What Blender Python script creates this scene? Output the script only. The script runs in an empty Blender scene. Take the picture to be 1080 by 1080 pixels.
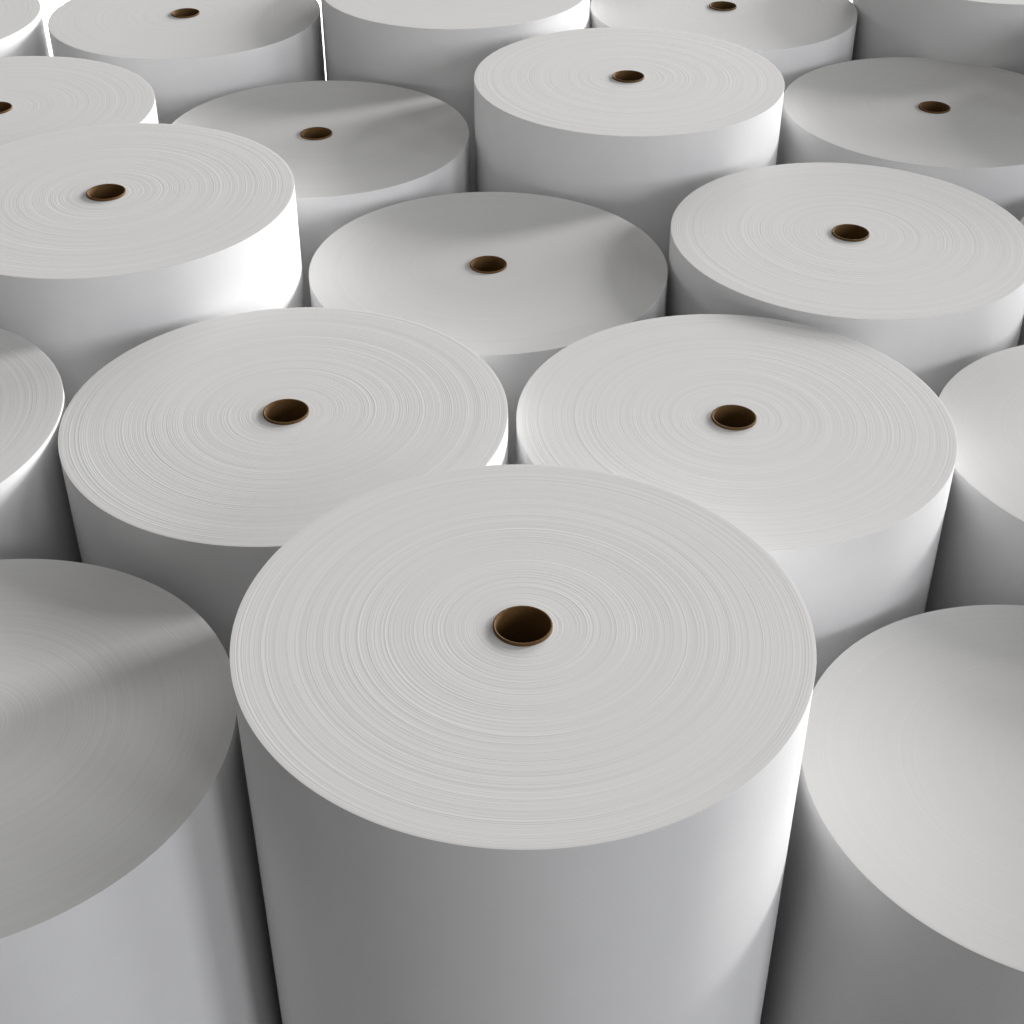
import bpy, bmesh, math, random
from mathutils import Vector

random.seed(7)
S = 0.6                      # reel radius in metres: every fitted unit is one reel radius
FLOOR = -6.3                 # floor level in reel radii below the lens
CAM_H = -FLOOR * S
SC = bpy.context.scene
COL = SC.collection
R = math.radians

# ------------------------------------------------------------------ materials
def new_mat(name):
    m = bpy.data.materials.new(name); m.use_nodes = True
    nt = m.node_tree
    for n in list(nt.nodes): nt.nodes.remove(n)
    out = nt.nodes.new('ShaderNodeOutputMaterial')
    b = nt.nodes.new('ShaderNodeBsdfPrincipled')
    nt.links.new(b.outputs[0], out.inputs[0])
    return m, nt, b

def node(nt, typ, **kw):
    n = nt.nodes.new(typ)
    for k, v in kw.items():
        if k.startswith('i_'):
            n.inputs[int(k[2:])].default_value = v
        else: setattr(n, k, v)
    return n

def math_n(nt, op, a, b=None, c=None):
    n = nt.nodes.new('ShaderNodeMath'); n.operation = op
    for i, v in enumerate((a, b, c)):
        if v is None: continue
        if isinstance(v, (int, float)): n.inputs[i].default_value = v
        else: nt.links.new(v, n.inputs[i])
    return n.outputs[0]

def end_material():
    """Cut edge of the wound paper: thousands of concentric layers, some proud, some sunk."""
    m, nt, b = new_mat('wound_paper_edge')
    L = nt.links
    tc = node(nt, 'ShaderNodeTexCoord')
    sep = node(nt, 'ShaderNodeSeparateXYZ'); L.new(tc.outputs['Object'], sep.inputs[0])
    flat = node(nt, 'ShaderNodeCombineXYZ'); L.new(sep.outputs[0], flat.inputs[0]); L.new(sep.outputs[1], flat.inputs[1])
    ln = node(nt, 'ShaderNodeVectorMath', operation='LENGTH'); L.new(flat.outputs[0], ln.inputs[0])
    r = math_n(nt, 'DIVIDE', ln.outputs['Value'], S)
    nrm = node(nt, 'ShaderNodeVectorMath', operation='NORMALIZE'); L.new(flat.outputs[0], nrm.inputs[0])
    ns = node(nt, 'ShaderNodeSeparateXYZ'); L.new(nrm.outputs[0], ns.inputs[0])
    info = node(nt, 'ShaderNodeObjectInfo')
    at = node(nt, 'ShaderNodeAttribute', attribute_type='OBJECT', attribute_name='groove')
    groove = at.outputs['Fac']
    seed = math_n(nt, 'MULTIPLY', info.outputs['Random'], 90.0)
    def rings(freq, swirl, detail, rough, off):
        v = node(nt, 'ShaderNodeCombineXYZ')
        L.new(math_n(nt, 'MULTIPLY_ADD', ns.outputs[0], swirl, seed), v.inputs[0])
        L.new(math_n(nt, 'MULTIPLY_ADD', ns.outputs[1], swirl, off), v.inputs[1])
        L.new(math_n(nt, 'MULTIPLY', r, freq), v.inputs[2])
        n = node(nt, 'ShaderNodeTexNoise'); n.inputs['Scale'].default_value = 1.0
        n.inputs['Detail'].default_value = detail; n.inputs['Roughness'].default_value = rough
        L.new(v.outputs[0], n.inputs['Vector'])
        return n.outputs['Fac']
    broad = rings(16, 0.10, 2, 0.5, 3.1)
    mid = rings(50, 0.14, 2.5, 0.6, 11.7)
    fine = rings(170, 0.22, 2.5, 0.65, 23.3)
    hair = rings(430, 0.5, 1.0, 0.5, 37.9)
    # a few single layers standing proud: narrow peaks of a ring noise
    pk = rings(80, 0.12, 0.0, 0.5, 51.3)
    ridge = math_n(nt, 'POWER', math_n(nt, 'SUBTRACT', 1.0, math_n(nt, 'MULTIPLY', math_n(nt, 'ABSOLUTE', math_n(nt, 'SUBTRACT', pk, 0.5)), 2.0)), 14.0)
    h = math_n(nt, 'MULTIPLY', broad, 0.0024)
    h = math_n(nt, 'MULTIPLY_ADD', mid, 0.0012, h)
    h = math_n(nt, 'MULTIPLY_ADD', fine, 0.00115, h)
    h = math_n(nt, 'MULTIPLY_ADD', hair, 0.00030, h)
    h = math_n(nt, 'MULTIPLY_ADD', ridge, 0.0006, h)
    h = math_n(nt, 'MULTIPLY', h, groove)
    bp = node(nt, 'ShaderNodeBump'); bp.inputs['Strength'].default_value = BUMP
    bp.inputs['Distance'].default_value = S * 0.62
    bp.inputs['Filter Width'].default_value = 0.1
    L.new(h, bp.inputs['Height'])
    L.new(bp.outputs[0], b.inputs['Normal'])
    # layer-to-layer tone of the paper, with a few paler single layers
    tone = math_n(nt, 'ADD', math_n(nt, 'MULTIPLY', fine, 0.65), math_n(nt, 'MULTIPLY', mid, 0.35))
    cr = node(nt, 'ShaderNodeMapRange'); L.new(tone, cr.inputs[0])
    cr.inputs[1].default_value = 0.34; cr.inputs[2].default_value = 0.66
    tn = math_n(nt, 'MULTIPLY_ADD', math_n(nt, 'SUBTRACT', cr.outputs[0], 0.5), 0.085, 1.0)
    pk2 = rings(190, 0.10, 0.0, 0.5, 71.9)
    line = math_n(nt, 'POWER', math_n(nt, 'SUBTRACT', 1.0, math_n(nt, 'MULTIPLY', math_n(nt, 'ABSOLUTE', math_n(nt, 'SUBTRACT', pk2, 0.62)), 2.0)), 26.0)
    tn = math_n(nt, 'MULTIPLY_ADD', line, 0.06, tn)
    # smooth reels show their layers less
    tn = math_n(nt, 'MULTIPLY_ADD', math_n(nt, 'SUBTRACT', tn, 1.0), math_n(nt, 'MULTIPLY_ADD', groove, 0.75, 0.25), 1.0)
    sc = node(nt, 'ShaderNodeVectorMath', operation='SCALE')
    sc.inputs[0].default_value = (END, END * 0.998, END * 0.99)
    L.new(tn, sc.inputs['Scale'])
    L.new(sc.outputs[0], b.inputs['Base Color'])
    b.inputs['Roughness'].default_value = 0.75
    b.inputs['Specular IOR Level'].default_value = 0.08
    return m

def wrap_material():
    m, nt, b = new_mat('smooth_white_paper')
    L = nt.links
    tc = node(nt, 'ShaderNodeTexCoord')
    n1 = node(nt, 'ShaderNodeTexNoise'); n1.inputs['Scale'].default_value = 260; n1.inputs['Detail'].default_value = 3
    L.new(tc.outputs['Object'], n1.inputs['Vector'])
    n2 = node(nt, 'ShaderNodeTexNoise'); n2.inputs['Scale'].default_value = 9; n2.inputs['Detail'].default_value = 3
    L.new(tc.outputs['Object'], n2.inputs['Vector'])
    mp = node(nt, 'ShaderNodeMapping'); mp.inputs['Scale'].default_value = (3.0, 3.0, 0.12)
    L.new(tc.outputs['Object'], mp.inputs['Vector'])
    n3 = node(nt, 'ShaderNodeTexNoise'); n3.inputs['Scale'].default_value = 1.0; n3.inputs['Detail'].default_value = 2
    L.new(mp.outputs[0], n3.inputs['Vector'])
    fac = math_n(nt, 'ADD', math_n(nt, 'MULTIPLY', n1.outputs['Fac'], 0.6), math_n(nt, 'MULTIPLY', n2.outputs['Fac'], 0.4))
    mx = node(nt, 'ShaderNodeMix', data_type='RGBA'); L.new(fac, mx.inputs['Factor'])
    mx.inputs[6].default_value = (WRAP * 0.93, WRAP * 0.93, WRAP * 0.935, 1)
    mx.inputs[7].default_value = (WRAP * 1.075, WRAP * 1.075, WRAP * 1.08, 1)
    L.new(mx.outputs[2], b.inputs['Base Color'])
    b.inputs['Roughness'].default_value = 0.62
    b.inputs['Specular IOR Level'].default_value = 0.12
    hh = math_n(nt, 'ADD', math_n(nt, 'MULTIPLY', n1.outputs['Fac'], 0.00012), math_n(nt, 'MULTIPLY', n3.outputs['Fac'], 0.006))
    bp = node(nt, 'ShaderNodeBump'); bp.inputs['Strength'].default_value = 0.6; bp.inputs['Distance'].default_value = 1.0
    L.new(hh, bp.inputs['Height']); L.new(bp.outputs[0], b.inputs['Normal'])
    return m

def core_material():
    m, nt, b = new_mat('brown_cardboard')
    L = nt.links
    tc = node(nt, 'ShaderNodeTexCoord')
    n1 = node(nt, 'ShaderNodeTexNoise'); n1.inputs['Scale'].default_value = 90; n1.inputs['Detail'].default_value = 4
    L.new(tc.outputs['Object'], n1.inputs['Vector'])
    mx = node(nt, 'ShaderNodeMix', data_type='RGBA'); L.new(n1.outputs['Fac'], mx.inputs['Factor'])
    mx.inputs[6].default_value = (0.090, 0.045, 0.012, 1)
    mx.inputs[7].default_value = (0.135, 0.071, 0.020, 1)
    L.new(mx.outputs[2], b.inputs['Base Color'])
    b.inputs['Roughness'].default_value = 0.7
    b.inputs['Specular IOR Level'].default_value = 0.25
    bp = node(nt, 'ShaderNodeBump'); bp.inputs['Strength'].default_value = 0.4; bp.inputs['Distance'].default_value = 0.002
    L.new(n1.outputs['Fac'], bp.inputs['Height']); L.new(bp.outputs[0], b.inputs['Normal'])
    return m

def floor_material(name, FL):
    m, nt, b = new_mat(name)
    L = nt.links
    tc = node(nt, 'ShaderNodeTexCoord')
    n1 = node(nt, 'ShaderNodeTexNoise'); n1.inputs['Scale'].default_value = 3; n1.inputs['Detail'].default_value = 5
    L.new(tc.outputs['Object'], n1.inputs['Vector'])
    mx = node(nt, 'ShaderNodeMix', data_type='RGBA'); L.new(n1.outputs['Fac'], mx.inputs['Factor'])
    mx.inputs[6].default_value = (FL * 0.9, FL * 0.9, FL * 0.9, 1)
    mx.inputs[7].default_value = (FL * 1.1, FL * 1.1, FL * 1.1, 1)
    L.new(mx.outputs[2], b.inputs['Base Color'])
    b.inputs['Roughness'].default_value = 0.55
    return m

END, WRAP, BUMP = 0.71, 0.77, 0.62
M_END, M_WRAP, M_CORE = end_material(), wrap_material(), core_material()
M_FLOOR, M_SHEET = floor_material('grey_concrete', 0.15), floor_material('added_white_sheet', 0.86)  # the white one is for the added sheet behind the last row

# ------------------------------------------------------------------ geometry
def lathe(profile, seg=192, closed=False, reverse=False):
    """Turn a profile of (radius, height) round the z axis."""
    bm = bmesh.new(); rows = []
    for rr, z in profile:
        rows.append([bm.verts.new((rr * math.cos(2 * math.pi * k / seg), rr * math.sin(2 * math.pi * k / seg), z)) for k in range(seg)])
    n = len(rows)
    for i in range(n if closed else n - 1):
        a, c = rows[i], rows[(i + 1) % n]
        for k in range(seg):
            k2 = (k + 1) % seg
            f = [a[k], a[k2], c[k2], c[k]]
            if reverse: f.reverse()
            bm.faces.new(f).smooth = True
    return bm

def link_mesh(name, bm, mat, parent):
    bm.normal_update()
    me = bpy.data.meshes.new(name); bm.to_mesh(me); bm.free()
    me.materials.append(mat)
    o = bpy.data.objects.new(name, me); COL.objects.link(o)
    if parent: o.parent = parent
    return o

RC, HC, WALL = 0.10375 * S, 0.0110 * S, 0.0085 * S

def build_roll(h):
    """h: height of the reel. Base at the Empty, end face on top."""
    root = bpy.data.objects.new('paper_roll', None); COL.objects.link(root)
    root.empty_display_size = 0.2
    e = 0.0007 * S
    # outer wrap: cylinder side from the floor to just under the end face
    prof = [(S - 0.004, 0.0), (S, 0.004)]
    for i in range(1, 13): prof.append((S, 0.004 + (h - e - 0.004) * i / 12))
    link_mesh('outer_wrap', lathe(prof, 256), M_WRAP, root)
    # end face: annulus of wound layers with its rounded outer rim
    prof = [(S, h - e)]
    for k in range(1, 7):
        a = k / 6 * math.pi / 2
        prof.append((S - e + e * math.cos(a), h - e + e * math.sin(a)))
    rr = S - e
    steps = 60
    for k in range(1, steps + 1):
        prof.append((rr + (RC - 0.0003 - rr) * k / steps, h))
    ef = link_mesh('end_face', lathe(prof, 256), M_END, root)
    # cardboard core standing a little proud of the paper, hollow to the floor
    t = 0.0016
    zt = h + HC
    prof = [(RC, 0.02), (RC, h - 0.05), (RC, zt - t), (RC - t * .3, zt - t * .3), (RC - t, zt),
            (RC - WALL + t, zt), (RC - WALL + t * .3, zt - t * .3), (RC - WALL, zt - t)]
    for k in range(1, 9): prof.append((RC - WALL, zt - t + (0.02 - zt + t) * k / 8))
    link_mesh('core_tube', lathe(prof, 96, closed=True), M_CORE, root)
    return root, ef

G = 'white paper rolls standing on end in staggered rows'
# x right, y away, z of the end face relative to the lens, in reel radii; groove depth; label
ROLLS = [
    (0.037, 3.946, -3.347, 1.00, 'white paper roll nearest the camera, whole end face showing in front of all others'),
    (-1.018, 5.723, -3.592, 1.15, 'white paper roll just behind the front roll on the left, whole core showing'),
    (1.020, 5.821, -3.684, 1.15, 'white paper roll just behind the front roll on the right, whole core showing'),
    (-2.173, 7.489, -3.316, 1.2, 'tall white paper roll at the left edge, side glaring white, whole core showing'),
    (-0.132, 7.590, -3.793, 0.30, 'low smooth white paper roll above the picture centre, end face half shaded between four neighbours'),
    (1.890, 7.675, -3.639, 1.2, 'brightly lit ringed white paper roll whose end face just touches the right edge'),
    (-1.282, 9.392, -3.745, 0.32, 'low shaded white paper roll between two tall ones, crossed by a diagonal light streak'),
    (0.754, 9.491, -3.399, 1.2, 'tall bright white paper roll, whole end face showing, standing between two shaded rolls'),
    (2.819, 9.667, -3.672, 0.32, 'half shaded white paper roll at upper right, core showing, rim cut by the picture'),
    (-3.305, 9.268, -3.526, 0.8, 'white paper roll at the left edge whose core is cut by the picture edge'),
    (-2.438, 11.235, -3.540, 0.6, 'white paper roll in the last row, core fully showing, beside a narrow bright gap'),
    (-0.421, 11.296, -3.350, 0.8, 'tall white paper roll in the last row, core out of view, broad grey side'),
    (1.593, 11.387, -3.535, 0.45, 'white paper roll in the last row whose core just touches the top picture edge'),
    (3.605, 11.455, -3.232, 0.7, 'tall white paper roll in the top right corner, almost only its grey side visible'),
    (-4.508, 11.070, -3.514, 0.8, 'white paper roll in the top left corner, mostly cut off'),
    (-3.026, 5.626, -3.582, 1.0, 'white paper roll at mid height cut by the left edge, only its rim visible'),
    (3.026, 5.925, -3.889, 0.35, 'smooth white paper roll at mid height cut by the right edge, only its rim visible'),
    (-1.991, 3.858, -3.755, 0.8, 'white paper roll in the bottom left corner, end face in deep shade'),
    (2.109, 4.025, -4.136, 0.30, 'lowest white paper roll, smooth and softly lit, filling the bottom right corner'),
]
# barely or never seen rolls, mostly added and sized for the shadows they throw
BESIDE = [
    (4.14, 4.15, -3.72, 0.8, 'white paper roll standing beside the lowest corner roll, beyond the right picture edge'),
    (3.93, 7.82, -3.85, 0.8, 'white paper roll beyond the right edge, next to the bright ringed roll touching that edge'),
    (5.06, 6.03, -3.40, 0.8, 'white paper roll beyond the right picture edge, added to shade the lowest corner roll'),
    (5.75, 11.65, -2.95, 0.8, 'tall white paper roll beyond the top right corner, unseen, set tall to throw shade'),
    (0.55, 13.22, -3.22, 0.8, 'white paper roll behind the last row, only a sliver of its side in a gap'),
    (4.56, 13.40, -2.95, 0.8, 'tall white paper roll behind the top right corner roll, unseen, added for its shadow'),
    (4.84, 9.80, -3.25, 0.8, 'white paper roll beyond the right edge, next to the half shaded upper roll'),
]
for x, y, z, g, lab in ROLLS + BESIDE:
    root, ef = build_roll((z - FLOOR) * S)
    root.location = (x * S, y * S, 0)
    root.rotation_euler.z = 0
    root['label'] = lab; root['category'] = 'paper roll'; root['group'] = G
    ef['groove'] = g

bm = bmesh.new()
bmesh.ops.create_grid(bm, x_segments=8, y_segments=8, size=60)
fl = link_mesh('floor', bm, M_FLOOR, None); fl['kind'] = 'structure'
# invented white sheet behind the last row, added so the gaps look bright
bm = bmesh.new()
vs = [bm.verts.new(p) for p in ((-24, 9.2, 0.004), (24, 9.2, 0.004), (24, 45, 0.004), (-24, 45, 0.004))]
bm.faces.new(vs)
sh = link_mesh('added_backdrop_sheet', bm, M_SHEET, None); sh['kind'] = 'structure'

# ------------------------------------------------------------------ light
def area(name, az, el, dist, size, power, color, aim=(0.2, 6.5, -3.6), shape='DISK', size_y=None):
    d = bpy.data.lights.new(name, 'AREA'); d.shape = shape; d.size = size
    if size_y: d.size_y = size_y
    d.energy = power; d.color = color
    o = bpy.data.objects.new(name, d); COL.objects.link(o)
    t = Vector((aim[0] * S, aim[1] * S, aim[2] * S + CAM_H))
    v = Vector((math.cos(R(el)) * math.cos(R(az)), math.cos(R(el)) * math.sin(R(az)), math.sin(R(el))))
    o.location = t + v * dist
    o.rotation_euler = (-v).to_track_quat('-Z', 'Y').to_euler()
    o['kind'] = 'structure'
    return o

area('key_lamp', 29.5, 13.5, 80, 11.5, 67000, (1.0, 0.985, 0.97), shape='RECTANGLE', size_y=20)
area('back_window_lamp', 60, 8.5, 80, 40.0, 88000, (1.0, 0.99, 0.98), shape='RECTANGLE', size_y=18)
for az, p in ((-48, 8600), (-29, 9200), (-10, 5600)):        # three tall front windows
    area('front_window_lamp', az, 14, 70, 11.0, p, (0.965, 0.972, 1.0), shape='RECTANGLE', size_y=24)

area('added_backdrop_lamp', -90, 65, 9, 8.0, 3500, (1, 1, 1), aim=(0, 30, -6.3)).data.spread = R(112)  # added lamp without a known source, whitens the sheet behind the gaps

# studio surround: dim at the horizon, a broad soft white ceiling overhead
w = bpy.data.worlds.new('World'); SC.world = w; w.use_nodes = True
nt = w.node_tree
bg = nt.nodes['Background']
tc = nt.nodes.new('ShaderNodeTexCoord'); sp = nt.nodes.new('ShaderNodeSeparateXYZ')
nt.links.new(tc.outputs['Generated'], sp.inputs[0])
up = math_n(nt, 'MAXIMUM', sp.outputs[2], 0.0)
nt.links.new(math_n(nt, 'MULTIPLY_ADD', up, 0.20, 0.13), bg.inputs[1])
bg.inputs[0].default_value = (1.0, 0.99, 0.975, 1)

# ------------------------------------------------------------------ camera
cd = bpy.data.cameras.new('camera'); cam = bpy.data.objects.new('camera', cd); COL.objects.link(cam)
cam.location = (0, 0, CAM_H)
cam.rotation_euler = (math.pi / 2 - 0.626813, 0, 0)
cd.sensor_width = 36; cd.lens = 1577.2 / 1080 * 36
cd.clip_start = 0.05; cd.clip_end = 400
SC.camera = cam

SC.view_settings.view_transform = 'Standard'; SC.view_settings.look = 'None'
SC.view_settings.exposure = 0; SC.view_settings.gamma = 1
SC.view_settings.use_curve_mapping = False
SC.cycles.use_denoising = True
SC.cycles.max_bounces = 10; SC.cycles.diffuse_bounces = 8
